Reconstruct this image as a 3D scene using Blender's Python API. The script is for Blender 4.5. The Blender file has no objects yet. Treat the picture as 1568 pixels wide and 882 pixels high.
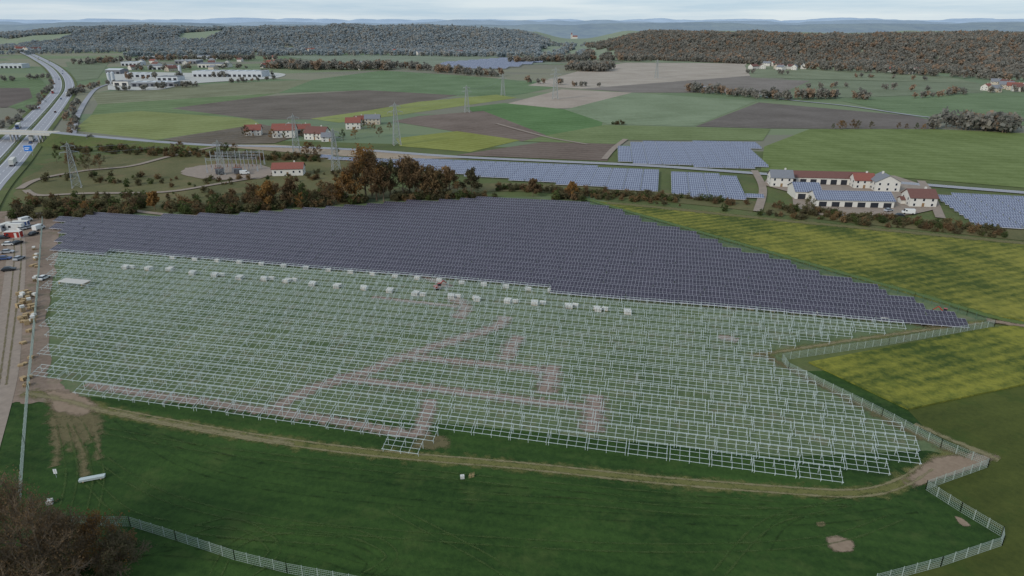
import bpy, math, random
import numpy as np
from mathutils import Vector, Matrix, noise
random.seed(7); np.random.seed(7)
R = random.random
def U(a,b): return a+(b-a)*R()

# ---------------------------------------------------------------- survey
H=80.0; PITCH=math.radians(21.0); SP,CP=math.sin(PITCH),math.cos(PITCH); F=1045.3
def G(px,py,z=0.0):
    """photo measurement -> metric ground plan coordinate"""
    u=(px-784)/F; v=(py-441)/F; d=(H-z)/(SP+CP*v)
    return (u*d, d*(CP-SP*v))
def GP(pts,z=0.0): return [G(x,y,z) for x,y in pts]
LAYER=[0]
def lz(z):
    LAYER[0]+=1; return z+0.0007*LAYER[0]

AL=1.0
def lin(c,k=None):
    k=AL if k is None else k
    return tuple(min(0.85,((x/255)/12.92 if x/255<=0.04045 else ((x/255+0.055)/1.055)**2.4)*k) for x in c)+(1,)

# ---------------------------------------------------------------- materials
def newmat(name):
    m=bpy.data.materials.new(name); m.use_nodes=True
    nt=m.node_tree; b=nt.nodes['Principled BSDF']; b.inputs['Roughness'].default_value=0.9
    b.inputs['Specular IOR Level'].default_value=0.15
    return m,nt,b
def math_n(nt,op,a,b=None,clamp=False):
    n=nt.nodes.new('ShaderNodeMath'); n.operation=op; n.use_clamp=clamp
    for i,x in enumerate((a,b)):
        if x is None: continue
        if isinstance(x,(int,float)): n.inputs[i].default_value=x
        else: nt.links.new(x,n.inputs[i])
    return n.outputs[0]
def noise_n(nt,vec,scale,detail=4,rough=0.6):
    n=nt.nodes.new('ShaderNodeTexNoise'); n.inputs['Scale'].default_value=scale
    n.inputs['Detail'].default_value=detail; n.inputs['Roughness'].default_value=rough
    if vec is not None: nt.links.new(vec,n.inputs['Vector'])
    return n.outputs['Fac']
def mix_n(nt,fac,a,b):
    n=nt.nodes.new('ShaderNodeMix'); n.data_type='RGBA'
    if isinstance(fac,(int,float)): n.inputs[0].default_value=fac
    else: nt.links.new(fac,n.inputs[0])
    for i,x in ((6,a),(7,b)):
        if isinstance(x,tuple): n.inputs[i].default_value=x
        else: nt.links.new(x,n.inputs[i])
    return n.outputs[2]
def pos_n(nt): return nt.nodes.new('ShaderNodeNewGeometry').outputs['Position']
def bump_n(nt,h,b,strength,dist):
    bn=nt.nodes.new('ShaderNodeBump'); bn.inputs['Strength'].default_value=strength; bn.inputs['Distance'].default_value=dist
    nt.links.new(h,bn.inputs['Height']); nt.links.new(bn.outputs[0],b.inputs['Normal'])
def stripe_n(nt,P,ang,spacing,warp=0.6,ws=0.05):
    d=nt.nodes.new('ShaderNodeVectorMath'); d.operation='DOT_PRODUCT'
    nt.links.new(P,d.inputs[0]); d.inputs[1].default_value=(math.cos(ang),math.sin(ang),0)
    x=math_n(nt,'MULTIPLY',d.outputs['Value'],2*math.pi/spacing)
    w=math_n(nt,'MULTIPLY',noise_n(nt,P,ws,2),warp*6)
    return math_n(nt,'SINE',math_n(nt,'ADD',x,w))
def gmat(name,c1,c2,s=0.04,fine=1.3,stripe=None,bump=0.0,contrast=2.2,c3=None,mid=None):
    m,nt,b=newmat(name); P=pos_n(nt)
    n1=noise_n(nt,P,s,5); n2=noise_n(nt,P,fine,4,0.75)
    f=math_n(nt,'ADD',math_n(nt,'MULTIPLY',n1,0.55),math_n(nt,'MULTIPLY',n2,0.45))
    f=math_n(nt,'ADD',math_n(nt,'MULTIPLY',math_n(nt,'SUBTRACT',f,0.5),contrast),0.5)
    if stripe:
        for (a,sp,am) in stripe:
            f=math_n(nt,'ADD',f,math_n(nt,'MULTIPLY',stripe_n(nt,P,a,sp),am))
    f=math_n(nt,'ADD',f,0.0,clamp=True)
    col=mix_n(nt,f,lin(c1),lin(c2))
    if c3:
        n3=noise_n(nt,P,mid or s*2.3+0.02,4,0.75)
        g=math_n(nt,'MULTIPLY',math_n(nt,'SUBTRACT',n3,0.53),6,clamp=True)
        col=mix_n(nt,math_n(nt,'MULTIPLY',g,0.6),col,lin(c3))
    nt.links.new(col,b.inputs['Base Color'])
    if bump: bump_n(nt,n2,b,0.7,bump)
    return m
def pmat(name,c,rough=0.7,metal=0.0,var=0.12,scale=0.8,spec=0.3,raw=False):
    m,nt,b=newmat(name); P=pos_n(nt)
    base=lin(c,1.0)
    dk=tuple(x*(1-var*2) for x in base[:3])+(1,); lt=tuple(min(0.9,x*(1+var)) for x in base[:3])+(1,)
    nt.links.new(mix_n(nt,noise_n(nt,P,scale,3,0.7),dk,lt),b.inputs['Base Color'])
    b.inputs['Roughness'].default_value=rough; b.inputs['Metallic'].default_value=metal
    b.inputs['Specular IOR Level'].default_value=spec
    return m
def leafmat(name,c1,c2,c3=None,th=.72):
    m,nt,b=newmat(name); P=pos_n(nt)
    oi=nt.nodes.new('ShaderNodeObjectInfo')
    f=math_n(nt,'ADD',math_n(nt,'MULTIPLY',oi.outputs['Random'],0.75),math_n(nt,'MULTIPLY',math_n(nt,'SUBTRACT',noise_n(nt,P,0.5,2),0.4),0.9),clamp=True)
    col=mix_n(nt,f,lin(c1),lin(c2))
    if c3:
        g=math_n(nt,'GREATER_THAN',math_n(nt,'FRACT',math_n(nt,'MULTIPLY',oi.outputs['Random'],7.31)),th)
        col=mix_n(nt,g,col,lin(c3))
    df=nt.nodes.new('ShaderNodeBsdfDiffuse'); nt.links.new(col,df.inputs['Color'])
    tl=nt.nodes.new('ShaderNodeBsdfTranslucent'); nt.links.new(col,tl.inputs['Color'])
    mx=nt.nodes.new('ShaderNodeMixShader'); mx.inputs[0].default_value=.35
    nt.links.new(df.outputs[0],mx.inputs[1]); nt.links.new(tl.outputs[0],mx.inputs[2])
    nt.links.new(mx.outputs[0],nt.nodes['Material Output'].inputs['Surface']); nt.nodes.remove(b)
    return m
def trackmat(name,c1,c2,dens=1.0,scale=0.35):
    m,nt,b=newmat(name); P=pos_n(nt)
    uv=nt.nodes.new('ShaderNodeTexCoord').outputs['UV']
    sx=nt.nodes.new('ShaderNodeSeparateXYZ'); nt.links.new(uv,sx.inputs[0])
    v=sx.outputs['Y']
    e=math_n(nt,'SUBTRACT',1.0,math_n(nt,'ABSOLUTE',math_n(nt,'SUBTRACT',math_n(nt,'MULTIPLY',v,2.0),1.0)))
    n=noise_n(nt,P,scale,5,0.7)
    mask=math_n(nt,'ADD',math_n(nt,'MULTIPLY',e,2.2*dens),math_n(nt,'MULTIPLY',math_n(nt,'SUBTRACT',n,0.62),4.0),clamp=True)
    mask=math_n(nt,'MULTIPLY',mask,min(1,dens))
    nt.links.new(mix_n(nt,noise_n(nt,P,0.9,4,0.7),lin(c1),lin(c2)),b.inputs['Base Color'])
    tr=nt.nodes.new('ShaderNodeBsdfTransparent'); mx=nt.nodes.new('ShaderNodeMixShader')
    nt.links.new(mask,mx.inputs[0]); nt.links.new(tr.outputs[0],mx.inputs[1]); nt.links.new(b.outputs[0],mx.inputs[2])
    nt.links.new(mx.outputs[0],nt.nodes['Material Output'].inputs['Surface'])
    return m
def panelmat(name,c1,c2,frame=(150,155,165),fw=0.03,rough=0.25):
    m,nt,b=newmat(name); P=pos_n(nt)
    uv=nt.nodes.new('ShaderNodeTexCoord').outputs['UV']
    sx=nt.nodes.new('ShaderNodeSeparateXYZ'); nt.links.new(uv,sx.inputs[0])
    def edge(o,w):
        fr=math_n(nt,'FRACT',o)
        return math_n(nt,'GREATER_THAN',math_n(nt,'ABSOLUTE',math_n(nt,'SUBTRACT',fr,0.5)),0.5-w)
    ed=math_n(nt,'MAXIMUM',edge(sx.outputs['X'],fw),edge(sx.outputs['Y'],fw*0.55))
    col=mix_n(nt,math_n(nt,'MULTIPLY',math_n(nt,'SUBTRACT',noise_n(nt,P,0.35,3,0.8),0.25),2.0,clamp=True),lin(c1),lin(c2))
    nt.links.new(mix_n(nt,ed,col,lin(frame)),b.inputs['Base Color'])
    b.inputs['Roughness'].default_value=rough; b.inputs['Specular IOR Level'].default_value=0.35
    return m

# ---------------------------------------------------------------- mesh builder
class MB:
    def __init__(s): s.v=[];s.f=[];s.m=[];s.uv=[];s.M=Matrix.Identity(4);s.hasuv=False
    def _a(s,pts):
        i=len(s.v)
        for p in pts: s.v.append(tuple(s.M@Vector(p)))
        return i
    def poly(s,pts,mat=0,uv=None):
        i=s._a(pts); s.f.append(tuple(range(i,i+len(pts)))); s.m.append(mat)
        if uv: s.hasuv=True
        s.uv.extend(uv if uv else [(0.5,0.5)]*len(pts))
    def faces(s,pts,fs,mat=0):
        i=s._a(pts)
        for f in fs:
            s.f.append(tuple(i+k for k in f)); s.m.append(mat); s.uv.extend([(0.5,0.5)]*len(f))
    def boxa(s,c,a,b,d,mat=0):
        c=Vector(c);a=Vector(a);b=Vector(b);d=Vector(d)
        p=[c+sx*a+sy*b+sz*d for sz in(-1,1) for sy in(-1,1) for sx in(-1,1)]
        s.faces(p,[(0,2,3,1),(4,5,7,6),(0,1,5,4),(2,6,7,3),(0,4,6,2),(1,3,7,5)],mat)
    def box(s,x0,x1,y0,y1,z0,z1,mat=0):
        s.boxa(((x0+x1)/2,(y0+y1)/2,(z0+z1)/2),((x1-x0)/2,0,0),(0,(y1-y0)/2,0),(0,0,(z1-z0)/2),mat)
    def beam(s,p0,p1,w,mat=0,h=None):
        p0=Vector(p0);p1=Vector(p1);d=p1-p0;L=d.length
        if L<1e-6:return
        d/=L; up=Vector((0,0,1)) if abs(d.z)<0.95 else Vector((1,0,0))
        a=d.cross(up).normalized(); b=a.cross(d).normalized()
        s.boxa((p0+p1)/2,d*L/2,a*w/2,b*(h or w)/2,mat)
    def tube(s,p0,p1,r0,r1,n=5,mat=0,cap=False):
        p0=Vector(p0);p1=Vector(p1);d=(p1-p0)
        if d.length<1e-6:return
        d.normalize(); up=Vector((0,0,1)) if abs(d.z)<0.9 else Vector((1,0,0))
        a=d.cross(up).normalized(); b=a.cross(d)
        pts=[];
        for p,r in((p0,r0),(p1,r1)):
            for k in range(n):
                t=2*math.pi*k/n; pts.append(p+(a*math.cos(t)+b*math.sin(t))*r)
        fs=[(k,(k+1)%n,n+(k+1)%n,n+k) for k in range(n)]
        if cap: fs+= [tuple(range(n-1,-1,-1)),tuple(range(n,2*n))]
        s.faces(pts,fs,mat)
    def quads(s,arr,mat=0):
        i=len(s.v); n=len(arr)
        s.v.extend(map(tuple,arr.reshape(-1,3).tolist()))
        s.f.extend([(i+4*k,i+4*k+1,i+4*k+2,i+4*k+3) for k in range(n)]); s.m.extend([mat]*n)
        s.uv.extend([(0.5,0.5)]*(4*n))
    def mesh(s,name,mats,smooth=False):
        me=bpy.data.meshes.new(name); me.from_pydata(s.v,[],s.f)
        for m in mats: me.materials.append(m)
        me.polygons.foreach_set('material_index',s.m)
        if s.hasuv:
            l=me.uv_layers.new(name='UVMap'); l.data.foreach_set('uv',[x for p in s.uv for x in p])
        if smooth: me.polygons.foreach_set('use_smooth',[True]*len(s.f))
        me.update(); return me
    def obj(s,name,mats,loc=(0,0,0),rot=0,smooth=False):
        return place(s.mesh(name,mats,smooth),name,loc,rot)
def place(me,name,loc=(0,0,0),rot=0,scale=1):
    o=bpy.data.objects.new(name,me); o.location=loc; o.rotation_euler=(0,0,rot); o.scale=(scale,)*3
    bpy.context.scene.collection.objects.link(o); return o

# ---------------------------------------------------------------- polylines / sheets
def smooth_line(pts,sub=6):
    P=[Vector((p[0],p[1],0)) for p in pts]; out=[]
    for i in range(len(P)-1):
        p0=P[max(i-1,0)];p1=P[i];p2=P[i+1];p3=P[min(i+2,len(P)-1)]
        for k in range(sub):
            t=k/sub
            out.append(0.5*((2*p1)+(-p0+p2)*t+(2*p0-5*p1+4*p2-p3)*t*t+(-p0+3*p1-3*p2+p3)*t**3))
    out.append(P[-1]); return out
def offset_line(P,off):
    out=[]
    for i,p in enumerate(P):
        d=(P[min(i+1,len(P)-1)]-P[max(i-1,0)]); d.z=0; d.normalize()
        out.append(p+Vector((d.y,-d.x,0))*off)
    return out
def strip(name,pts,width,z,mat,off=0,jit=0,sub=6,px=True):
    z=lz(z)
    P=smooth_line(GP(pts) if px else pts,sub)
    mb=MB(); A=offset_line(P,off-width/2); B=offset_line(P,off+width/2); L=0
    for i in range(len(P)-1):
        l2=L+(P[i+1]-P[i]).length
        mb.poly([(A[i].x,A[i].y,z),(B[i].x,B[i].y,z),(B[i+1].x,B[i+1].y,z),(A[i+1].x,A[i+1].y,z)],0,[(L,0),(L,1),(l2,1),(l2,0)]); L=l2
    return mb.obj(name,[mat])
def dashes(name,P,off,w,z,mat,dash,gap):
    z=lz(z)
    Q=offset_line(P,off); mb=MB()
    for i in range(len(Q)-1):
        a,b=Q[i],Q[i+1]; L=(b-a).length; t=0; d=(b-a)/L; n=Vector((d.y,-d.x,0))*w/2
        while t<L:
            e=min(t+dash,L); p=a+d*t;q=a+d*e; zz=Vector((0,0,z))
            mb.poly([(p-n)+zz,(p+n)+zz,(q+n)+zz,(q-n)+zz]); t=e+gap
    return mb.obj(name,[mat])
def field(name,pts,z,mat,px=True):
    P=GP(pts) if px else pts
    mb=MB(); mb.poly([(x,y,z) for x,y in P])
    o=mb.obj(name,[mat])
    if o.data.polygons[0].normal.z<0: o.data.flip_normals()
    return o
def rough_field(name,pts,z,mat,amp=1.0):
    P=GP(pts); Q=smooth_line(P+[P[0]],8)[:-1]
    field(name,[(q.x+amp*noise.noise((q.x/3,q.y/3,1))*2,q.y+amp*noise.noise((q.x/3,q.y/3,7))*2) for q in Q],z,mat,False)
def blob(name,pts,z,mat):
    z=lz(z)
    P=[Vector(p) for p in GP(pts)]; c=sum(P,Vector((0,0)))/len(P)
    Q=[v.xy for v in smooth_line([tuple(p) for p in P+[P[0]]],5)][:-1]
    I=[c+(q-c)*0.5 for q in Q]; mb=MB(); n=len(Q)
    for i in range(n):
        j=(i+1)%n
        mb.poly([(*Q[i],z),(*Q[j],z),(*I[j],z),(*I[i],z)],0,[(0,0),(0,0),(0,.5),(0,.5)])
        mb.poly([(*I[i],z),(*I[j],z),(*c,z)],0,[(0,.5)]*3)
    return mb.obj(name,[mat])
def inpoly(x,y,P):
    c=False;n=len(P);j=n-1
    for i in range(n):
        xi,yi=P[i];xj,yj=P[j]
        if (yi>y)!=(yj>y) and x<(xj-xi)*(y-yi)/(yj-yi)+xi: c=not c
        j=i
    return c

# ================================================================ GROUND
m,nt,b=newmat('farmland'); P=pos_n(nt)
vo=nt.nodes.new('ShaderNodeTexVoronoi'); vo.inputs['Scale'].default_value=0.0045
mp=nt.nodes.new('ShaderNodeMapping'); mp.inputs['Scale'].default_value=(0.6,1.6,1); mp.inputs['Rotation'].default_value=(0,0,0.25)
nt.links.new(P,mp.inputs[0]); nt.links.new(mp.outputs[0],vo.inputs['Vector'])
rp=nt.nodes.new('ShaderNodeValToRGB'); rp.color_ramp.interpolation='CONSTANT'
sxx=nt.nodes.new('ShaderNodeSeparateColor'); nt.links.new(vo.outputs['Color'],sxx.inputs[0]); nt.links.new(sxx.outputs[0],rp.inputs[0])
cols=[(102,116,90),(114,124,94),(120,114,104),(98,114,84),(112,122,92),(130,124,108)]
el=rp.color_ramp.elements
el[0].position=0; el[0].color=lin(cols[0]); el[1].position=.2; el[1].color=lin(cols[1])
for i,c in enumerate(cols[2:]):
    e=el.new(0.36+0.16*i); e.color=lin(c)
nt.links.new(mix_n(nt,math_n(nt,'MULTIPLY',noise_n(nt,P,0.02,6),0.6),rp.outputs[0],lin((102,112,84))),b.inputs['Base Color'])
FARM=m
mb=MB(); mb.poly([(-12000,-400,0),(12000,-400,0),(12000,16000,0),(-12000,16000,0)]); mb.obj('ground',[FARM])

GRASS=gmat('grass_dark',(28,50,18),(56,80,34),0.03,0.9,[(1.33,3.1,0.10),(1.30,13,.07)],0.25,3.4,(70,84,42),0.09)
MEAD=gmat('grass_meadow',(66,78,46),(98,104,62),0.03,0.7,None,0.1,3.0,(98,88,66),0.09)
SCRUB=gmat('dry_scrub_grass',(76,78,48),(108,102,70),0.03,0.6,None,0.1,3.4,(112,92,68),0.06)
RACKG=gmat('grass_under_racks',(72,88,58),(106,116,84),0.05,1.4,[(math.radians(76.8),4.9,0.14)],0.1,2.8,(118,110,92),0.16)
OLIVE=gmat('grass_olive',(56,64,26),(80,86,38),0.03,0.8,[(1.9,6,0.10)],0.1,3.2,(50,70,26),0.08)
field('meadow',[(-700,900),(-300,230),(300,212),(760,225),(1170,232),(1900,262),(2400,900)],0.02,MEAD)
field('meadow',[(-900,1100),(-60,640),(20,600),(1560,560),(1640,880),(1900,1500)],0.03,GRASS)
field('meadow',[(60,588),(120,606),(700,650),(1200,700),(1420,690),(1500,705),(1415,742),(1535,815),(1500,1000),(-400,1000),(0,600)],0.05,GRASS)
field('meadow',[(1390,628),(1800,540),(2400,1000),(1330,895),(1532,828),(1533,812),(1415,742),(1512,708),(1420,660)],0.06,OLIVE)
field('meadow',[(88,330),(540,305),(900,300),(1530,488),(1190,545),(1500,705),(1300,745),(620,685),(110,615),(70,580)],0.04,RACKG)
rough_field('scrubland',[(60,250),(180,236),(330,230),(540,242),(600,262),(560,305),(420,318),(200,326),(30,332)],0.055,SCRUB,4)
strip('scrub_verge',[(560,298),(760,287),(900,293),(1060,306),(1180,319),(1290,332),(1420,345),(1568,360),(1800,380)],20,0.2,SCRUB)

def fm(c,d=10,st=None,s=0.02,c3=None,fine=0.3,con=3.4):
    return gmat('crop',tuple(max(0,x-d) for x in c),tuple(x+d for x in c),s,fine,st,0,con,c3)
FI=[  # field colours muted, with distance haze mixed into the base tone
 ('crop_field',[(112,200),(140,176),(215,170),(385,182),(398,190),(240,214)],(116,122,74),[(1.2,9,.16)]),
 ('ploughed_field',[(262,166),(400,148),(560,138),(700,146),(600,166),(480,183),(390,183)],(98,89,80),[(1.2,12,.18)]),
 ('crop_field',[(150,160),(300,150),(425,143),(400,148),(262,166),(385,182),(215,170),(140,176)],(96,111,74),[(1.2,14,.16)]),
 ('crop_field',[(140,142),(330,128),(480,122),(425,143),(300,150),(150,160)],(112,113,88),[(1.2,16,.24)]),
 ('crop_field',[(425,143),(480,122),(585,108),(700,115),(872,130),(780,148),(700,146),(560,138)],(94,112,79),[(1.4,18,.14)]),
 ('crop_field',[(475,182),(560,170),(640,156),(760,145),(792,150),(600,178),(520,188)],(122,128,72),[(1.1,8,.16)]),
 ('stubble_field',[(772,160),(860,137),(968,142),(885,165),(830,167)],(152,139,127),[(0.9,10,.2)]),
 ('crop_field',[(712,165),(772,158),(870,168),(925,180),(920,196),(835,208),(760,190)],(82,108,64),[(1.0,12,.12)]),
 ('ploughed_field',[(600,186),(640,178),(740,170),(838,208),(800,217),(700,202)],(106,92,83),[(1.0,8,.2)]),
 ('crop_field',[(606,212),(700,201),(797,215),(720,233),(612,224)],(120,123,60),[(1.0,7,.16)]),
 ('crop_field',[(865,168),(968,142),(1158,155),(1062,194),(930,190)],(113,124,97),[(1.3,12,.2)]),
 ('ploughed_field',[(1065,194),(1162,157),(1425,180),(1430,198),(1180,197)],(98,90,84),[(1.3,10,.2)]),
 ('stubble_field',[(808,131),(900,105),(960,96),(1142,97),(1150,116),(890,136)],(154,143,131),[(1.0,20,.2)]),
 ('ploughed_field',[(890,136),(1150,116),(1240,124),(1190,146),(1090,142),(968,142)],(115,107,100),[(1.0,15,.16)]),
 ('crop_field',[(1150,120),(1500,128),(1505,142),(1300,150),(1190,146),(1240,124)],(106,113,90),[(1.0,20,.16)]),
 ('crop_field',[(1290,155),(1510,143),(1700,160),(1700,200),(1430,185)],(96,112,79),[(1.4,18,.14)]),
 ('crop_field',[(1165,262),(1170,225),(1240,198),(1430,198),(1800,215),(1800,300),(1568,288),(1400,274)],(99,111,62),[(1.4,10,.14),(0.3,22,.1)]),
 ('ploughed_field',[(698,238),(830,218),(942,221),(930,247)],(102,88,79),[(1.3,8,.2)]),
 ('crop_field',[(800,217),(835,208),(925,192),(1180,198),(1168,216),(960,215),(942,221)],(102,113,72),[(1.4,10,.14)]),
 ('bare_soil',[(300,222),(420,222),(560,231),(720,243),(600,244),(470,236)],(152,136,118),None),
 ('ploughed_field',[(250,214),(398,190),(470,205),(420,220),(300,222)],(98,88,76),[(1.2,8,.18)]),
 ('crop_field',[(0,120),(60,118),(78,140),(50,175),(0,160)],(90,106,72),[(.3,12,.14)]),
 ('ploughed_field',[(0,135),(45,135),(50,150),(10,165),(0,165)],(92,82,76),None),
 ('crop_field',[(100,95),(170,92),(150,120),(115,125)],(104,112,88),None),
 ('crop_field',[(430,85),(760,84),(870,98),(600,104),(520,100)],(114,122,104),[(1.2,30,.14)]),
 ('crop_field',[(940,92),(1080,88),(1140,97),(960,96)],(112,120,96),None),
 ('crop_field',[(1140,100),(1420,112),(1500,128),(1150,119)],(110,116,92),[(1.2,22,.14)]),
]
for i,(n,p,c,st) in enumerate(FI):
    field(n,p,0.06+0.012*i,fm(c,13,st))
MUST=gmat('mustard_crop',(62,74,28),(128,124,54),0.03,0.42,[(1.95,4.2,.18),(0.35,26,.14)],0.7,5.0,(84,92,40),0.10)
MUST2=gmat('mustard_crop_b',(58,72,28),(126,124,50),0.04,0.45,[(1.95,4.0,.18)],0.7,5.0,(78,90,36),0.12)
field('mustard_field',[(905,309),(1000,316),(1180,335),(1568,372),(1900,402),(1900,560),(1545,488),(1515,487),(1300,424),(1100,366)],0.45,MUST)
field('mustard_field',[(1238,556),(1515,503),(1620,494),(1800,540),(1390,628)],0.40,MUST2)
def crop_edge(pts,z,mat):
    P=GP(pts); mb=MB()
    for a,b_ in zip(P[:-1],P[1:]): mb.poly([(*a,0),(*b_,0),(*b_,z),(*a,z)])
    mb.obj('crop_edge',[mat])
crop_edge([(905,309),(1100,366),(1300,424),(1515,487),(1545,488),(1900,560)],0.45,MUST)
crop_edge([(1800,540),(1390,628),(1238,556),(1515,503),(1620,494)],0.40,MUST2)
strip('grass_verge',[(893,306),(1100,366),(1300,424),(1400,452),(1520,489),(1620,510)],4.5,0.47,trackmat('verge_grass',(74,92,44),(92,104,56),1.3),off=-1)
strip('grass_verge',[(930,312),(1000,318),(1180,337),(1568,374),(1800,396)],7,0.47,trackmat('verge_scrub',(92,86,60),(108,104,66),1.2))

# ---- tracks and dirt
DIRT=trackmat('dirt',(112,94,78),(150,132,114),1.0)
DIRTL=trackmat('dirt_thin',(94,88,60),(124,112,84),0.75,0.5)
DIRTO=gmat('dirt_opaque',(104,88,76),(146,128,114),0.06,0.8,None,.1,3,(92,92,66),0.15)
DIRT2=trackmat('trampled_soil',(130,112,102),(160,140,128),0.85,0.6)
RUT=trackmat('rut',(116,108,78),(144,134,104),0.8,0.5)
WORN=trackmat('worn_grass',(96,98,54),(128,122,76),0.75)
FAINT=trackmat('wheel_track',(62,80,40),(80,94,52),0.6,0.3)
FAINTD=trackmat('wheel_track_dark',(24,38,16),(38,54,24),0.45,0.3)
GRAVEL=pmat('gravel',(144,130,118),0.95,var=.2,scale=.5)
rough_field('dirt_yard',[(-90,325),(40,325),(90,334),(86,400),(76,470),(74,560),(92,585),(112,606),(60,616),(20,618),(-80,640),(-200,560)],0.10,DIRTO)
blob('dirt_patch',[(60,605),(130,606),(170,640),(165,670),(120,700),(70,680)],0.112,DIRTL)
strip('dirt_patch',[(110,650),(125,690),(130,730)],3,0.115,DIRTL); strip('dirt_patch',[(80,640),(88,680),(84,715)],3,0.115,DIRTL)
strip('dirt_patch',[(140,640),(150,680),(150,705)],2.5,0.115,DIRTL)
blob('dirt_patch',[(60,595),(115,598),(160,626),(130,640),(80,632)],0.12,DIRT)
strip('construction_road',[(20,330),(25,380),(22,430),(15,500),(5,580),(-30,700)],6,0.13,GRAVEL)
for dx in(-5,6): strip('rut',[(22+dx,335),(27+dx,380),(24+dx,430),(16+dx,500),(4+dx,590)],.9,0.15,DIRTL)
strip('dirt_track',[(40,600),(110,614),(160,628),(300,655),(450,679),(600,697),(800,714),(1000,735),(1200,751),(1310,756),(1375,742),(1420,715),(1460,690)],6.5,0.10,WORN)
strip('dirt_track',[(40,602),(110,616),(160,630),(300,657),(450,681)],3,0.12,RUT)
for o_ in(-1.0,1.0): strip('wheel_track',[(160,628),(300,655),(450,679),(600,697),(800,714),(1000,735),(1200,751),(1310,756),(1375,742),(1420,715)],1.0,0.125,RUT,off=o_)
blob('dirt_patch',[(1375,735),(1420,700),(1500,690),(1545,700),(1480,725),(1420,742),(1390,752)],0.12,DIRT)
blob('dirt_patch',[(1262,822),(1290,820),(1312,835),(1300,850),(1270,845)],0.12,DIRT)
blob('dirt_patch',[(1248,800),(1262,798),(1266,806),(1252,808)],0.12,DIRTL)
blob('dirt_patch',[(1460,790),(1475,795),(1490,808),(1470,806)],0.12,DIRT)
blob('dirt_patch',[(640,662),(690,668),(690,690),(620,690)],0.12,DIRTL)
strip('dirt_track',[(1150,546),(1200,538),(1300,522),(1400,508),(1530,490)],5,0.10,WORN)
strip('dirt_track',[(1150,546),(1200,538),(1300,522),(1400,508),(1500,495)],2.4,0.12,RUT)
strip('dirt_track',[(1165,540),(1200,560),(1300,612),(1400,665),(1480,700)],4.5,0.125,DIRTL)
strip('dirt_track',[(1400,492),(1420,500),(1440,492)],7,0.14,DIRTL)
strip('dirt_track',[(1510,492),(1560,500),(1700,520)],4,0.475,DIRT)
strip('dirt_track',[(1400,650),(1470,680),(1530,705)],3,0.14,RUT)
for p,w in [([(130,590),(300,615),(480,640),(640,668)],4.5),([(640,668),(652,640),(658,612)],5),([(420,625),(480,595),(560,570),(620,546),(700,520),(760,500),(775,485)],6),
          ([(620,546),(740,558),(855,570)],5),([(845,560),(840,585),(832,604)],7),([(510,578),(650,594),(780,610),(925,628)],4.5),([(912,605),(908,640),(905,662)],7),([(795,515),(780,535),(775,552)],6),
          ([(690,455),(712,470),(700,488)],6),([(1100,515),(1130,522)],5),([(570,455),(700,470)],3),([(600,400),(640,420),(690,440)],4)]:
    strip('trampled_soil',p,w*1.25,0.12,DIRT2)
for i,p in enumerate([([(180,640),(260,700),(380,740),(600,768),(900,790),(1200,800),(1400,780)]),([(150,700),(250,760),(420,800),(700,826),(1000,840),(1250,830),(1380,790)]),
          ([(330,882),(360,835),(430,812),(540,818),(600,850),(560,885)]),([(1170,840),(1200,800),(1270,775),(1350,760),(1400,775)]),([(120,650),(150,720),(140,790)]),([(95,650),(110,720),(100,780)]),
          ([(200,850),(330,830),(480,850),(560,872),(700,880)]),([(700,760),(900,770),(1100,785),(1300,780)]),([(160,660),(330,690),(600,720),(900,750),(1200,775)]),([(60,860),(250,845),(450,870)]),([(600,780),(750,860),(800,900)]),([(1100,880),(1180,800),(1300,770)]),
          ([(200,655),(400,715),(700,745),(1000,765),(1330,768)]),([(140,740),(200,790),(330,815),(520,830)]),([(250,830),(350,800),(420,840),(380,880)]),([(430,870),(500,835),(570,860),(540,900)])]):
    for o_ in(-0.95,0.95): strip('wheel_track',p,0.7,0.13,FAINT if i%3 else FAINTD,off=o_)

# ---- roads
ASPH=pmat('asphalt_worn',(146,146,152),0.9,var=.08,scale=.3)
WHITE=pmat('white_paint',(225,225,225),0.6,var=.05)
CONC=pmat('concrete',(176,174,168),0.85,var=.12,scale=.6)
HW=[(-120,400),(-50,300),(0,250),(32,214),(58,186),(84,156),(97,136),(94,118),(80,103),(62,92),(46,84),(30,78)]
P_=smooth_line(GP(HW),8)
strip('highway_verge',HW,34,0.46,MEAD,sub=8)
for s_ in(-1,1):
    strip('highway',HW,11.5,0.52,ASPH,off=s_*7.6,sub=8)
    strip('lane_edge_line',HW,0.25,0.55,WHITE,off=s_*2.6,sub=8)
    strip('lane_edge_line',HW,0.25,0.55,WHITE,off=s_*10.9,sub=8)
    dashes('lane_line',P_,s_*6.7,0.2,0.56,WHITE,6,12)
STEEL=pmat('galvanised_steel',(165,170,175),0.5,0.3,.1)
mb=MB(); Q=offset_line(P_,0)
for a,c in zip(Q[:-1],Q[1:]):
    mb.beam((a.x,a.y,1.2),(c.x,c.y,1.2),0.08,0,0.35); mb.beam((a.x,a.y,.5),(a.x,a.y,1.25),0.12)
mb.obj('guard_rail',[STEEL])
ROAD=[(90,216),(200,219),(320,223),(450,226),(560,231),(700,241),(850,248),(1000,255),(1180,268),(1300,275),(1568,296),(1900,320)]
strip('road',ROAD[1:],6.5,0.42,ASPH); strip('road_edge_line',ROAD[1:],0.15,0.43,WHITE,off=2.9); strip('road_edge_line',ROAD[1:],0.15,0.43,WHITE,off=-2.9)
strip('road',[(30,290),(60,275),(130,262),(200,255),(260,240),(330,225)],4,0.36,GRAVEL)
strip('road',[(40,292),(60,300),(130,297),(250,295),(330,283),(420,268)],3.5,0.37,GRAVEL)
strip('road',[(180,320),(260,330),(340,332)],3,0.36,GRAVEL)
strip('road',[(1160,325),(1168,290),(1155,262)],4,0.44,GRAVEL)
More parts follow.
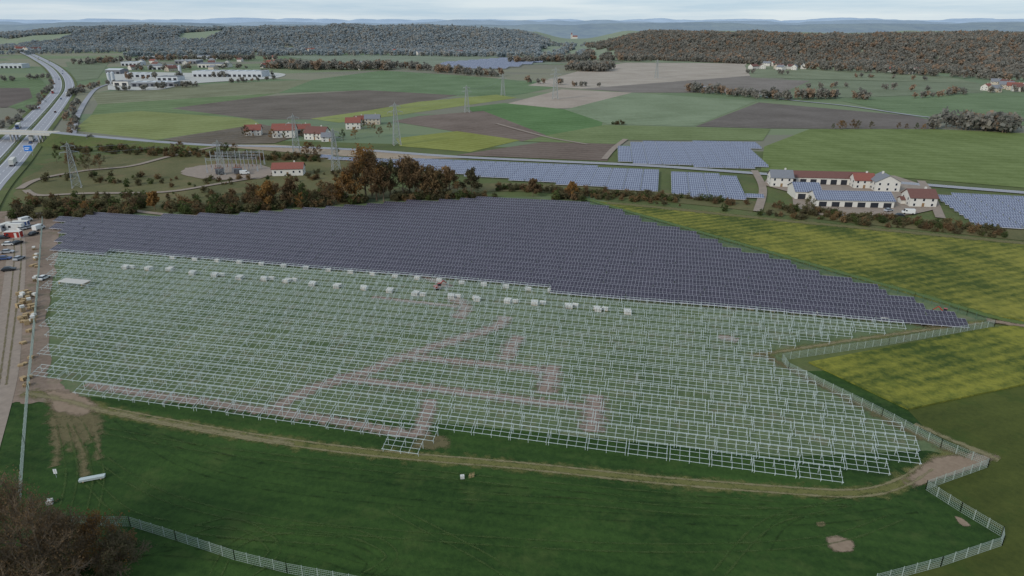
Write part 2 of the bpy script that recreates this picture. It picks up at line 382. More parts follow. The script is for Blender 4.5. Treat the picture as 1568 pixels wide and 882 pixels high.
strip('road',[(1440,335),(1425,300),(1410,278)],4,0.45,GRAVEL)
strip('road',[(760,190),(835,210),(900,222)],3,0.5,GRAVEL)
strip('road',[(1060,130),(1180,150),(1300,163),(1440,182),(1600,186)],5,0.5,ASPH)
strip('road',[(925,245),(940,228),(958,214)],4,0.52,GRAVEL)
strip('road',[(110,215),(118,180),(135,150),(150,135),(180,125)],5,0.5,ASPH)
field('farm_yard',[(1168,284),(1212,296),(1215,318),(1262,332),(1395,330),(1440,320),(1425,288),(1370,270),(1180,266)],0.445,GRAVEL)

# ---- overpass bridge
za=6.5; a=Vector((*G(-120,212),0)); b_=Vector((*G(88,219),0)); c_=Vector((*G(330,223.5),0))
mb=MB(); d=(b_-a).normalized(); n=Vector((-d.y,d.x,0))
mb.boxa((a+b_)/2+Vector((0,0,za)),d*(b_-a).length/2,n*5,Vector((0,0,.6)),0)
for s_ in(-1,1):
    mb.boxa((a+b_)/2+n*s_*4.8+Vector((0,0,za+.95)),d*(b_-a).length/2,n*.2,Vector((0,0,.35)),0)
    mb.beam(a+n*s_*4.8+Vector((0,0,za+1.9)),b_+n*s_*4.8+Vector((0,0,za+1.9)),.08,1)
for t in(.30,.5,.70,.9):
    c=a+(b_-a)*t
    for s_ in(-3,0,3): mb.tube(c+n*s_,c+n*s_+Vector((0,0,za-.6)),.55,.55,10,0)
mb.obj('highway_bridge',[CONC,STEEL])
mb=MB(); Z=Vector((0,0,1))
dd=(c_-b_).normalized(); nn=Vector((-dd.y,dd.x,0)); NN=12
for i in range(NN):
    t0,t1=i/NN,(i+1)/NN; z0=(za+.6)*(1-t0)**1.3+.5; z1=(za+.6)*(1-t1)**1.3+.5
    A,B=b_+(c_-b_)*t0,b_+(c_-b_)*t1
    mb.poly([A-nn*3.6+Z*z0,B-nn*3.6+Z*z1,B+nn*3.6+Z*z1,A+nn*3.6+Z*z0],0)
    for s_ in(-1,1):
        q=[A+nn*s_*3.6+Z*z0,B+nn*s_*3.6+Z*z1,B+nn*s_*(3.8+z1*1.8),A+nn*s_*(3.8+z0*1.8)]
        mb.poly(q if s_>0 else q[::-1],1)
mb.obj('road_embankment',[ASPH,MEAD])
BLUE=pmat('sign_blue',(40,110,190),0.5,var=.04)
mb=MB(); mb.box(-2.6,2.6,-.08,.08,3.2,7,0); mb.box(-2.7,2.7,-.05,.05,3.1,7.1,1)
mb.box(-2,1,-.1,-.09,5.2,5.6,1); mb.box(-2,.2,-.1,-.09,4.2,4.6,1)
for x in(-1.8,1.8): mb.tube((x,0.15,0),(x,0.15,6.8),.12,.1,8,2)
mb.obj('highway_sign',[BLUE,WHITE,STEEL],(*G(46,240),0.4),0.1)

# ================================================================ SOLAR FIELD
ang=math.radians(-13.2); E=Vector((math.cos(ang),math.sin(ang),0)); N=Vector((-math.sin(ang),math.cos(ang),0))
TILT=math.radians(16)
PAN=panelmat('solar_module_dark',(40,37,48),(62,56,70),(154,152,162),0.034,0.4)
PANB=panelmat('solar_module_blue_sheen',(76,82,104),(96,102,124),(176,182,192),0.06,0.4)  # lighter blue is sky reflection put into the base colour
RACK=pmat('rack_steel',(184,194,194),0.55,0.0,.12,spec=.4)
RIM=pmat('aluminium_rail',(190,190,200),0.5,0,.1)
pz=1.4
panel_poly=GP([(92,336),(130,329),(180,326),(250,331),(350,329),(450,320),(540,315),(640,308),(760,303),(893,309),(1100,372),(1300,430),(1462,480),(1470,497),(1395,491),(1100,464),(860,443),(625,421),(400,401),(220,389),(90,380)],pz)
rack_poly=GP([(90,378),(220,389),(400,401),(625,421),(860,443),(1100,464),(1395,491),(1395,497),(1225,520),(1170,536),(1148,550),(1200,566),(1245,590),(1300,618),(1350,645),(1390,668),(1430,682),(1425,700),(1365,712),(1358,722),(1300,728),(1296,742),(970,702),(640,662),(622,682),(125,608),(140,583),(72,574),(84,500),(76,440)],pz)
TL=8.0; PITCHR=4.9
random.seed(3)
for k in range(20,70):
    s=k*PITCHR+1.0
    mbp=MB(); mbr=MB(); np_=nr=0
    for q in range(-42,26):
        t=q*TL+(k%2)*1.3; c=N*s+E*t
        isP=inpoly(c.x,c.y,panel_poly); isR=(not isP) and inpoly(c.x,c.y,rack_poly)
        if not(isP or isR): continue
        c.z=pz+0.35*noise.noise((c.x/45,c.y/45,1))+.05*noise.noise((c.x/9,c.y/9,2))
        th=TILT+0.03*noise.noise((c.x/9,c.y/9,5)); sl=N*math.cos(th)+Z*math.sin(th); nm=-N*math.sin(th)+Z*math.cos(th)
        c=c+E*U(-.12,.12)+N*U(-.08,.08)
        if isP:
            np_+=1
            for i in range(7):
                for j in(-1,1):
                    cc=c+E*((i-3)*1.13)+sl*(j*.99)+nm*.06
                    a_=E*.55; b2=sl*.97; h=nm*.02
                    mbp.poly([cc-a_-b2+h,cc+a_-b2+h,cc+a_+b2+h,cc-a_+b2+h],0,[(0,0),(1,0),(1,1),(0,1)])
            mbp.beam(c-E*3.95-sl*2.02,c+E*3.95-sl*2.02,.10,1); mbp.beam(c-E*3.95+sl*2.0,c+E*3.95+sl*2.0,.09,1)
            for i in(-1,0,1):
                p=c+E*(i*2.9); mbp.beam(p-sl*1.5-Z*.1,Vector((p.x,p.y,0))-N*1.45,.1,1); mbp.beam(p+sl*1.5-Z*.1,Vector((p.x,p.y,0))+N*1.45,.1,1)
        else:
            nr+=1
            for j in(-1.85,-.65,.65,1.85):
                if R()<.98: mbr.beam(c-E*3.9+sl*j+nm*.06,c+E*3.9+sl*j+nm*.06,.068 if abs(j)>1 else .06,0)
            for i in(-1.5,-.75,0,.75,1.5):
                p=c+E*(i*2.5); mbr.beam(p-sl*2.0,p+sl*2.0,.05,0,.08)
                if abs(i)==.75: continue
                f=Vector((p.x,p.y,0)); mbr.beam(p-sl*1.4,f-N*1.35,.08,0); mbr.beam(p+sl*1.4,f+N*1.35,.08,0)
                mbr.beam(p+sl*0.2,f+N*1.35+Z*.6,.05,0)
    if np_: mbp.obj('solar_panel_row',[PAN,RIM])
    if nr: mbr.obj('solar_mounting_rack_row',[RACK])

def solar_park(poly,a,pitch,L=3.6,z=1.4,tl=9,mat=PANB,tilt=18):
    P=GP(poly,z); e=Vector((math.cos(a),math.sin(a),0)); n=Vector((-e.y,e.x,0)); th=math.radians(tilt)
    sl=n*math.cos(th)+Z*math.sin(th)
    S=[Vector((*p,0)).dot(n) for p in P]; T=[Vector((*p,0)).dot(e) for p in P]; mb=MB()
    s=min(S)
    while s<max(S):
        t=min(T)
        while t<max(T):
            c=n*s+e*t
            if inpoly(c.x,c.y,P):
                c.z=z; nn=round(tl/1.1)
                mb.poly([c-e*tl*.48-sl*L/2,c+e*tl*.48-sl*L/2,c+e*tl*.48+sl*L/2,c-e*tl*.48+sl*L/2],0,[(0,0),(nn,0),(nn,2),(0,2)])
                mb.beam(c-e*tl*.49-sl*(L/2+.1),c+e*tl*.49-sl*(L/2+.1),.16,2)
                for i in(-1,1):
                    p=c+e*i*tl*.35; mb.beam(p+sl*1.2,Vector((p.x,p.y,0))+n*1.2,.12,1); mb.beam(p-sl*1.2,Vector((p.x,p.y,0))-n*1.2,.12,1)
            t+=tl
        s+=pitch
    mb.obj('solar_park',[mat,STEEL,RIM])
solar_park([(480,238),(600,243),(720,245),(860,252),(1020,262),(1018,294),(860,280),(720,268),(600,255)],math.radians(-12),5.4)
solar_park([(1024,262),(1138,270),(1142,296),(1158,300),(1155,307),(1014,295)],math.radians(-12),5.4)
solar_park([(962,217),(1155,217),(1158,240),(1167,243),(1167,259),(935,246)],math.radians(-8),6.2)
solar_park([(1442,296),(1700,305),(1700,360),(1568,349),(1472,340)],math.radians(-14),6.4)
solar_park([(672,96),(780,88),(850,90),(770,104),(700,104)],math.radians(-5),14,8,3,20)

# ================================================================ FENCES
FEN=pmat('fence_wire',(160,172,164),0.5,0.1,.08)
FENG=pmat('fence_green',(84,112,94),0.5,0.1,.08)
def fence(pts,mat,h=2.0,sp=2.5):
    P=[Vector((*p,0)) for p in GP(pts)]; mb=MB()
    for a,b in zip(P[:-1],P[1:]):
        L=(b-a).length; d=(b-a)/L; k=max(1,round(L/sp)); st=L/k
        for i in range(k+1):
            p=a+d*st*i; mb.beam(p,p+Z*(h+.15),.09,0)
        for z in(.1,.5,.9,1.3,1.7,2.0): mb.beam(a+Z*z,b+Z*z,.03,0)
        kk=int(L/.3)
        for i in range(kk):
            p=a+d*.3*i; mb.beam(p,p+Z*h,.022,0)
    mb.obj('wire_mesh_fence',[mat])
fence([(66,338),(63,380),(59,440),(52,520),(44,600),(38,680),(32,768)],FEN)
fence([(112,806),(200,806),(270,828),(360,858),(440,878),(560,900)],FEN)
fence([(900,312),(1100,370),(1300,430),(1400,458),(1480,483),(1522,500)],FENG)
fence([(1522,500),(1360,528),(1197,552),(1207,567),(1350,638),(1440,686),(1512,716)],FEN)
fence([(1512,716),(1417,750),(1470,784),(1533,822),(1534,836),(1440,868),(1340,895)],FEN)

# ================================================================ VEGETATION
BARK=pmat('bark',(108,94,78),0.95,var=.2,scale=2)
LF={'brown':leafmat('foliage_brown',(98,80,60),(130,108,80)),
    'orange':leafmat('foliage_orange',(122,92,58),(150,116,70)),
    'green':leafmat('foliage_green',(62,74,46),(94,102,62)),
    'bush':leafmat('foliage_scrub',(84,78,60),(108,104,74),(118,98,70),.84),
    'far':leafmat('foliage_far_hazed',(120,120,114),(140,134,124),(146,126,108),.78),  # leaf colour paled to carry distance haze
    'vfar':leafmat('foliage_hazy',(142,152,158),(158,164,165),(158,156,150))}  # bluish distance haze tinted into the leaf colour
def leaf_quads(rng,cent,spread,n,size):
    idx=rng.integers(0,len(cent),n); c=cent[idx]+rng.normal(0,1,(n,3))*spread
    a=rng.normal(0,1,(n,3)); a/=np.linalg.norm(a,axis=1)[:,None]
    b=rng.normal(0,1,(n,3)); b=np.cross(a,b); b/=np.linalg.norm(b,axis=1)[:,None]
    s=size*rng.uniform(.6,1.4,(n,1)); a=a*s; b=b*s*.7
    return np.stack([c-a-b,c+a-b,c+a+b,c-a+b],1)
def tree_mesh(name,seed,h=10,leaf='brown',nleaf=900,lsize=.28,levels=(8,5,4),wide=.38,rmin=.012):
    rnd=random.Random(seed); rng=np.random.default_rng(seed); mb=MB(); tips=[]
    lean=Vector((rnd.uniform(-.05,.05),rnd.uniform(-.05,.05),1)).normalized()
    r0=h*.022
    p=Vector((0,0,0)); segs=6; trunk=[p]
    for i in range(segs):
        q=p+lean*h*.8/segs+Vector((rnd.uniform(-1,1),rnd.uniform(-1,1),0))*h*.012
        mb.tube(p,q,r0*(1-i/segs*.8),r0*(1-(i+1)/segs*.8),7,0); p=q; trunk.append(p)
    def grow(p,d,L,r,lev):
        mid=p+d*L*.5+Vector((rnd.uniform(-1,1),rnd.uniform(-1,1),rnd.uniform(-.3,1)))*L*.07
        end=mid+(d+Vector((0,0,.18))).normalized()*L*.5
        nn=4 if lev<2 else 3
        mb.tube(p,mid,r,r*.7,nn,0); mb.tube(mid,end,r*.7,r*.35,nn,0)
        if lev>=1: tips.append(end); tips.append(mid)
        if lev<len(levels)-1:
            for k in range(levels[lev+1]):
                t=.3+.7*(k+rnd.random())/levels[lev+1]
                base=p+(mid-p)*min(1,t*2) if t<.5 else mid+(end-mid)*(t*2-1)
                nd=(d+Vector((rnd.uniform(-1,1),rnd.uniform(-1,1),rnd.uniform(-.5,.9)))*.85).normalized()
                grow(base,nd,L*rnd.uniform(.42,.62),max(r*.45,rmin),lev+1)
    for k in range(levels[0]):
        t=.28+.72*k/(levels[0]-1 or 1); i=min(segs-1,int(t*segs)); base=trunk[i]+(trunk[i+1]-trunk[i])*(t*segs-i)
        a=k*2.4+rnd.uniform(-.5,.5); el=.25+1.0*t**2
        d=Vector((math.cos(a)*math.cos(el),math.sin(a)*math.cos(el),math.sin(el)))
        grow(base,d,h*wide*(1.15-.55*t)*rnd.uniform(.8,1.2),r0*.45*(1.1-.6*t),0)
    C=np.array([tuple(t) for t in tips])
    if nleaf: mb.quads(leaf_quads(rng,C,h*.035,nleaf,lsize),1)
    return mb.mesh(name,[BARK,LF[leaf]])
def clump_mesh(name,seed,h,w,leaf,n,size,trunk=True):
    rnd=random.Random(seed); rng=np.random.default_rng(seed); mb=MB()
    if trunk: mb.tube((0,0,0),(0,0,h*.6),h*.025,h*.012,5,0)
    cs=[]
    z0=.32*h if trunk else .12*h
    for i in range(14):
        a=rnd.uniform(0,6.28); zz=rnd.uniform(z0,h*.92); rr=w*math.sqrt(max(.05,1-((zz-.55*h)/(.5*h))**2))*rnd.uniform(.2,.85)
        cs.append((math.cos(a)*rr,math.sin(a)*rr,zz))
        mb.tube((0,0,zz*.5),(math.cos(a)*rr,math.sin(a)*rr,zz),h*.008,h*.003,3,0)
    mb.quads(leaf_quads(rng,np.array(cs),w*.22,n,size),1)
    return mb.mesh(name,[BARK,LF[leaf]])
def coll(name,meshes):
    c=bpy.data.collections.new(name)
    for me in meshes:
        o=bpy.data.objects.new(me.name,me); c.objects.link(o)
    return c
C_bush=coll('shrub_variants',[clump_mesh('shrub',10+i,3.2,1.9,'bush',300,.22,False) for i in range(3)]+[clump_mesh('shrub',15,3.2,1.8,'green',300,.22,False),clump_mesh('shrub',16,3.2,1.8,'brown',300,.22,False)])
C_tree=coll('tree_variants',[tree_mesh('deciduous_tree',20+i,10,['brown','bush','brown','orange','green','bush'][i],650,.22,(8,5,4),.38,.02) for i in range(6)])
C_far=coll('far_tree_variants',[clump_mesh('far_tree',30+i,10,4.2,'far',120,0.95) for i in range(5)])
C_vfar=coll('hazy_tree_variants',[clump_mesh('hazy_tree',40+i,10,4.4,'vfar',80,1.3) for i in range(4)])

def scatter(name,pts,scl,col):
    me=bpy.data.meshes.new(name); me.from_pydata(pts,[],[])
    at=me.attributes.new('scl','FLOAT','POINT'); at.data.foreach_set('value',scl)
    o=place(me,name)
    ng=bpy.data.node_groups.new(name,'GeometryNodeTree')
    ng.interface.new_socket('Geometry',in_out='INPUT',socket_type='NodeSocketGeometry')
    ng.interface.new_socket('Geometry',in_out='OUTPUT',socket_type='NodeSocketGeometry')
    nd=ng.nodes; L=ng.links
    gi=nd.new('NodeGroupInput'); go=nd.new('NodeGroupOutput')
    ci=nd.new('GeometryNodeCollectionInfo'); ci.inputs['Collection'].default_value=col
    ci.inputs['Separate Children'].default_value=True; ci.inputs['Reset Children'].default_value=True
    ip=nd.new('GeometryNodeInstanceOnPoints'); ip.inputs['Pick Instance'].default_value=True
    rv=nd.new('FunctionNodeRandomValue'); rv.data_type='FLOAT_VECTOR'
    rv.inputs[0].default_value=(0,0,0); rv.inputs[1].default_value=(0.1,0.1,6.28)
    na=nd.new('GeometryNodeInputNamedAttribute'); na.data_type='FLOAT'; na.inputs['Name'].default_value='scl'
    L.new(gi.outputs[0],ip.inputs['Points']); L.new(ci.outputs[0],ip.inputs['Instance'])
    L.new(rv.outputs[0],ip.inputs['Rotation'])
    L.new([x for x in na.outputs if x.enabled][0],ip.inputs['Scale']); L.new(ip.outputs[0],go.inputs[0])
    md=o.modifiers.new('scatter','NODES'); md.node_group=ng
    return o
def belt(name,pts,width,spacing,hmin,hmax,col,base=10.0,px=True):
    P=[Vector(p) for p in (GP(pts) if px else pts)]; out=[];sc=[]
    for a,b in zip(P[:-1],P[1:]):
        L=(b-a).length; n=max(1,int(L*max(1,width/spacing*.8)/spacing)); d=(b-a)/L; nn=Vector((-d.y,d.x))
        for i in range(n):
            t=R()*L
            q=a+d*t+nn*U(-.5,.5)*width
            if noise.noise((q.x/25,q.y/25,3))<-.3: continue
            out.append((q.x,q.y,0)); sc.append(U(hmin,hmax)/base)
    scatter(name,out,sc,col)
random.seed(11)
B,T,FT,VF=C_bush,C_tree,C_far,C_vfar
belt('shrub_belt',[(20,331),(120,331),(230,327),(340,326),(430,318),(530,311),(640,305),(780,300),(900,306)],9,2.2,2,4.5,B,3.2)
belt('shrub_belt',[(20,318),(150,318),(300,316),(420,308),(530,300)],12,3.2,2,5,B,3.2)
belt('tree_row',[(25,328),(120,326),(240,322),(340,322),(420,318)],10,9,5,9,T)
belt('tree_row',[(380,318),(460,316),(530,311)],12,5,6,11,T)
belt('tree_row',[(650,300),(760,298)],12,4,9,13,T)
belt('tree_row',[(760,298),(830,300)],8,6,4,7,T)
belt('shrub_belt',[(760,290),(900,296),(1060,308),(1180,320),(1290,333),(1420,345),(1568,360),(1800,380)],10,2.1,1.2,3.2,B,3.2)
belt('shrub_belt',[(900,302),(1060,316),(1200,332),(1420,352),(1700,380)],6,3,1,3,B,3.2)
belt('shrub_belt',[(820,296),(1000,305),(1160,322)],8,4,1,2.5,B,3.2)
belt('shrub_belt',[(90,228),(180,232),(260,236),(330,240),(420,242),(520,246)],18,3.4,1.5,4,B,3.2)
belt('shrub_belt',[(80,270),(150,276),(260,280),(380,276),(520,268)],25,6,1,3.5,B,3.2)
belt('shrub_belt',[(60,310),(200,308),(400,296),(520,285)],25,6,1,3.5,B,3.2)
belt('tree_row',[(100,240),(160,262)],20,9,5,8,T)
belt('tree_row',[(205,232),(300,236),(400,236),(540,240)],12,10,4,8,T)
belt('tree_row',[(470,240),(530,246),(560,252)],14,9,6,10,T)
belt('tree_row',[(330,208),(400,212),(520,214),(590,210)],10,9,5,8,T)
belt('tree_row',[(520,200),(600,198)],10,9,5,8,T)
belt('tree_row',[(1160,318),(1240,330)],8,6,4,8,T)
belt('shrub_belt',[(940,191),(965,190)],6,3,2,5,B,3.2)
belt('tree_row',[(1425,196),(1480,198),(1550,202)],28,4.5,9,15,C_far)
belt('tree_row',[(1240,198),(1330,198),(1420,199)],8,8,4,7,T)
belt('far_tree_row',[(1060,140),(1180,152),(1300,152),(1335,152)],25,7,6,12,FT)
belt('far_tree_row',[(1180,140),(1300,133),(1420,141)],15,12,6,9,FT)
belt('far_tree_row',[(1400,152),(1500,142),(1600,140)],12,12,6,10,FT)
belt('far_tree_row',[(808,127),(862,130)],12,9,6,11,FT)
belt('far_tree_row',[(860,132),(960,134)],12,14,5,9,FT)
belt('copse',[(872,107),(935,108)],90,8,10,18,FT)
belt('far_tree_row',[(612,104),(700,112),(760,118)],40,10,8,14,FT)
belt('far_tree_row',[(420,104),(480,106),(600,106)],70,9,9,17,FT)
belt('far_tree_row',[(120,100),(160,96),(250,92),(420,92)],60,14,8,14,FT)
belt('far_tree_row',[(165,140),(250,136),(300,132)],20,10,5,9,FT)
belt('far_tree_row',[(190,122),(300,119),(420,116)],20,14,6,12,FT)
belt('far_tree_row',[(190,108),(300,106),(430,104)],30,14,6,13,FT)
belt('far_tree_row',[(105,150),(140,135),(170,130)],12,9,5,9,FT)
belt('far_tree_row',[(140,225),(116,205),(108,180),(118,160)],8,7,3,7,FT)
belt('far_tree_row',[(0,125),(60,122),(80,118)],20,12,6,10,FT)
belt('far_tree_row',[(0,200),(40,175),(70,145),(82,125)],10,10,3,6,FT)
belt('far_tree_row',[(290,133),(420,122),(440,120)],10,12,5,8,FT)
belt('far_tree_row',[(780,97),(900,92),(1000,94)],60,11,9,16,FT)
belt('far_tree_row',[(1060,93),(1140,96),(1240,106),(1420,116),(1568,124),(1700,132)],40,11,8,14,FT)
belt('far_tree_row',[(1140,112),(1300,118),(1420,124)],14,16,6,9,FT)
belt('far_tree_row',[(200,86),(420,84),(640,84),(860,88)],160,16,9,15,VF)
belt('far_tree_row',[(0,84),(120,80),(300,80)],200,22,8,14,VF)

for px,py,h,kind,seed in [(545,309,18,'brown',1),(560,307,24,'orange',2),(577,307,21,'brown',3),(598,306,18,'bush',4),(618,305,19,'brown',5),(640,304,16,'brown',6),(532,311,14,'orange',7),(588,309,15,'brown',3),(660,303,14,'bush',1),
        (414,319,12,'orange',5),(445,314,11,'brown',6),(238,322,8,'orange',7),(816,301,8,'brown',2),(876,303,7,'orange',1),(570,300,20,'bush',8),(628,299,17,'brown',9),(688,301,13,'brown',8),(722,300,12,'bush',9)]:
    o=place(tree_mesh('tree_crown',100+seed,h,kind,2600,.28,(11,6,4),.34,.02),'autumn_tree',(*G(px,py),0),U(0,6))
random.seed(21)
for px,py,h,kind,seed in [(20,905,18,'brown',1),(85,925,17,'brown',2),(-50,890,17,'brown',3),(160,885,10,'orange',4),(125,905,13,'brown',5),(188,895,8,'bush',6),(-20,980,15,'brown',7),(50,880,15,'brown',8),(100,870,9,'bush',9)]:
    o=place(tree_mesh('bare_tree',200+seed,h,kind,3600,.09,(13,8,6,4),.36,.024),'bare_tree',(*G(px,py),0),U(0,6))
belt('undergrowth',[(-80,865),(60,870),(190,875)],12,1.6,1,2.6,B,3.2)

# ================================================================ HILLS
def sst(x): x=max(0,min(1,x)); return x*x*(3-2*x)
def Yb(X): return float(np.interp(X,[-5000,-1763,-600,128,250,592,860,2600],[3100,2560,2300,2120,1882,1562,1197,800]))
def hh(X,Y):
    D=Y-Yb(X); r=X/Y
    Hm=float(np.interp(r,[-.9,-.72,-.6,-.1,0.0,.06,.16,.4,.8],[22,36,60,66,52,42,52,50,54]))
    h=Hm*sst(D/360)*(1+.2*noise.noise((X/420,Y/420,0)))+ (9*noise.noise((X/130,Y/130,4)))*sst(D/200)
    vd=abs(X-.088*Y); f=sst((vd-40)/220)
    h*=.28+.72*f
    return max(h,-2 if D<5 else 0.2)-0.5*(D<0)
HILLG=gmat('hill_meadow_hazed',(112,124,106),(130,138,116),0.004,.05,None,0,2.4,(128,124,112))  # meadow greyed and paled, aerial haze painted into its colour
def terrain(name,x0,x1,nx,d0,d1,nd,fy,fh,mat):
    mb=MB(); vs=[];
    for j in range(nd+1):
        for i in range(nx+1):
            X=x0+(x1-x0)*i/nx; Y=fy(X)+d0+(d1-d0)*j/nd; vs.append((X,Y,fh(X,Y)))
    fs=[(j*(nx+1)+i,j*(nx+1)+i+1,(j+1)*(nx+1)+i+1,(j+1)*(nx+1)+i) for j in range(nd) for i in range(nx)]
    mb.faces(vs,fs); mb.obj(name,[mat],smooth=True)
terrain('hills',-5000,2600,220,-20,2400,60,Yb,hh,HILLG)
pts=[];sc=[]
random.seed(5)
def clear(X,Y):
    D=Y-Yb(X)
    if noise.noise((X/330,Y/330,9))>.36 and D>60: return True
    if X/Y>.3 and X/Y<.42 and 330<D<560: return True
    if abs(X-.088*Y)<110: return noise.noise((X/60,Y/60,2))<.25
    return False
n=0
for _ in range(90000):
    X=U(-2600,1900); D=min(U(-10,1000),U(0,1300)); Y=Yb(X)+D
    if abs(X/Y)>.82 or clear(X,Y): continue
    pts.append((X,Y,hh(X,Y)-1)); sc.append(U(.85,1.35)*(1+.35*noise.noise((X/70,Y/70,8)))); n+=1
    if n>46000: break
near=[i for i,p in enumerate(pts) if p[0]/p[1]>.1]
far=[i for i,p in enumerate(pts) if p[0]/p[1]<=.1]
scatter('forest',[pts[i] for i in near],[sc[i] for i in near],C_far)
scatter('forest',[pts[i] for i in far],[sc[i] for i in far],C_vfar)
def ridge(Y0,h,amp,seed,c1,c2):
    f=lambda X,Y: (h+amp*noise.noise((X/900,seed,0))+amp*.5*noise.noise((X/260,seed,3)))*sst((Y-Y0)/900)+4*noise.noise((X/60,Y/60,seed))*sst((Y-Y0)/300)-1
    terrain('distant_hills',-9000,9000,400,0,1700,14,lambda X:Y0,f,gmat('distant_forest_hazed',c1,c2,.003,.02,None,0,3.5))  # bluish haze of distance is painted into the forest colours
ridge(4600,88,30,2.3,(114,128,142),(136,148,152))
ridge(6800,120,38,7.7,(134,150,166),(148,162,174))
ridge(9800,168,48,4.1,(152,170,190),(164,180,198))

# ================================================================ BUILDINGS
WALL=pmat('white_render',(200,197,190),0.85,var=.08); WALL2=pmat('cream_render',(180,170,154),0.85,var=.08)
RED=pmat('red_tiles',(132,80,70),0.85,var=.18,scale=1.5); REDD=pmat('dark_red_tiles',(108,76,70),0.85,var=.15,scale=1.5)
GREY=pmat('grey_roof',(116,118,124),0.7,var=.1); DARK=pmat('dark_window',(40,44,52),0.2,var=.05,spec=.6); WOOD=pmat('wood',(140,112,80),0.85,var=.2,scale=2)
METR=pmat('metal_roof',(182,186,190),0.6,var=.08,scale=.1)
def building(name,px,py,w,d,he,hr,rot=0,wall=None,roof=None,win=True,storeys=2,big=0,flat=False,solar=False,z=.1,chim=True):
    wall=wall or WALL; roof=roof or RED; mb=MB(); o=.5
    mb.box(-w/2,w/2,-d/2,d/2,0,he,0)
    if flat:
        mb.box(-w/2-.1,w/2+.1,-d/2-.1,d/2+.1,he,he+.5,1)
        for i in range(max(1,int(w/14))):
            x=-w/2+7+i*14
            if x<w/2-3: mb.box(x-.8,x+.8,-d*.35,d*.35,he+.5,he+.9,2)
    else:
        for x in(-w/2,w/2): mb.poly([(x,-d/2,he),(x,d/2,he),(x,0,he+hr)] if x>0 else [(x,d/2,he),(x,-d/2,he),(x,0,he+hr)],0)
        for s_ in(-1,1):
            k=hr/(d/2); y1=s_*(d/2+o); z1=he-o*k
            P0=[(-w/2-o,y1,z1+.05),(w/2+o,y1,z1+.05),(w/2+o,0,he+hr+.05),(-w/2-o,0,he+hr+.05)]
            P1=[(x,y,zz+.22) for x,y,zz in P0]
            mat=4 if(solar and s_<0) else 1
            uv=[(0,0),(w,0),(w,5),(0,5)]
            mb.faces(P0+P1,[(3,2,1,0),(0,1,5,4),(1,2,6,5),(3,0,4,7)] ,1)
            mb.poly(P1 if s_<0 else P1[::-1],mat,uv)
        if chim: mb.box(w*.2-.4,w*.2+.4,.4,1.2,he+hr*.5,he+hr+1.0,0)
    if win:
        sh=he/storeys
        for st in range(storeys):
            zc=sh*(st+.55); n=max(2,int(w/3.2))
            for i in range(n):
                x=-w/2+w*(i+.5)/n
                for s_ in(-1,1):
                    if st==0 and i==n//2 and s_<0: mb.box(x-.55,x+.55,-d/2-.04,-d/2+.05,0.05,2.1,5); continue
                    y=s_*d/2; mb.box(x-.62,x+.62,y-.03,y+.03,zc-.7,zc+.7,3); mb.box(x-.5,x+.5,y-.05,y+.05,zc-.6,zc+.6,2)
            n=max(1,int(d/3.5))
            for i in range(n):
                y=-d/2+d*(i+.5)/n
                for s_ in(-1,1):
                    x=s_*w/2; mb.box(x-.03,x+.03,y-.62,y+.62,zc-.7,zc+.7,3); mb.box(x-.05,x+.05,y-.5,y+.5,zc-.6,zc+.6,2)
    for i in range(big):
        x=-w/2+w*(i+.5)/big; mb.box(x-w/big*.3,x+w/big*.3,-d/2-.05,-d/2+.1,0.02,min(he*.75,4.2),2)
    return mb.obj(name,[wall,roof,DARK,WHITE,PANB,WOOD],(*G(px,py),z),rot)
building('farmhouse',1193,284,11,10,5.2,3,-.15,roof=GREY)
building('barn',1264,281,42,9,4.0,2.4,-.12,roof=REDD,win=False,big=8,chim=False)
building('cattle_shed',1300,313,35,14,3.5,2.8,-.1,roof=GREY,win=False,big=6,solar=True,chim=False)
building('barn',1230,301,12,15,4.0,3.0,-.12,roof=GREY,win=False,big=2,solar=True,chim=False)
building('farmhouse',1352,291,10,12,5.2,3.2,1.45,roof=GREY)
building('farm_cottage',1318,287,10,8,4.6,2.8,-.1,roof=RED)
building('farmhouse',1405,314,12,10,4.6,3.0,-.1,roof=REDD)
building('garden_shed',1383,312,4,4,2.4,1,-.1,roof=REDD,win=False,chim=False)
building('transformer_house',443,267,17,9,4,2.6,.12,roof=RED,storeys=1)
building('house',389,207,12,9,4.5,3.4,.2,roof=RED); building('farmhouse',437,210,17,11,6,4,.1,roof=RED); building('house',487,213,17,10,5,4.2,-.25,roof=REDD)
building('barn',465,204,11,9,4,3,.3,roof=RED,win=False,big=2); building('house',502,216,8,7,3.5,2.5,.1,roof=GREY)
building('house',542,197,12,10,5.5,3.5,.1,roof=RED); building('house',571,190,13,9,5,3,.1,roof=GREY,wall=WALL2); building('barn',552,190,10,8,4,3,.6,roof=RED,win=False,big=2)
for px,py,w,d,h,mt,nm in [(355,117,118,36,9,METR,'warehouse'),(240,132,58,26,6,METR,'factory_hall'),(190,131,22,16,6,GREY,'factory_hall'),(215,118,44,22,6,METR,'factory_hall'),(262,123,34,22,6,GREY,'warehouse'),(180,113,28,24,7,METR,'factory_hall'),
        (250,106,46,30,7,GREY,'warehouse'),(330,103,60,30,7,GREY,'warehouse'),(205,100,40,30,7,METR,'warehouse'),(290,97,50,34,7,METR,'factory_hall'),(20,104,54,24,8,METR,'warehouse'),
        (235,91,60,30,7,METR,'warehouse'),(320,90,70,30,7,GREY,'warehouse')]:
    building(nm,px,py,w,d,h,2,U(-.15,.1),wall=random.choice([METR,WALL,GREY]),roof=mt,win=False,flat=R()<.6,big=int(w/8),chim=False)
rough_field('paved_yard',[(165,138),(240,138),(300,128),(420,120),(425,112),(300,112),(180,112)],0.5,CONC)
random.seed(8)
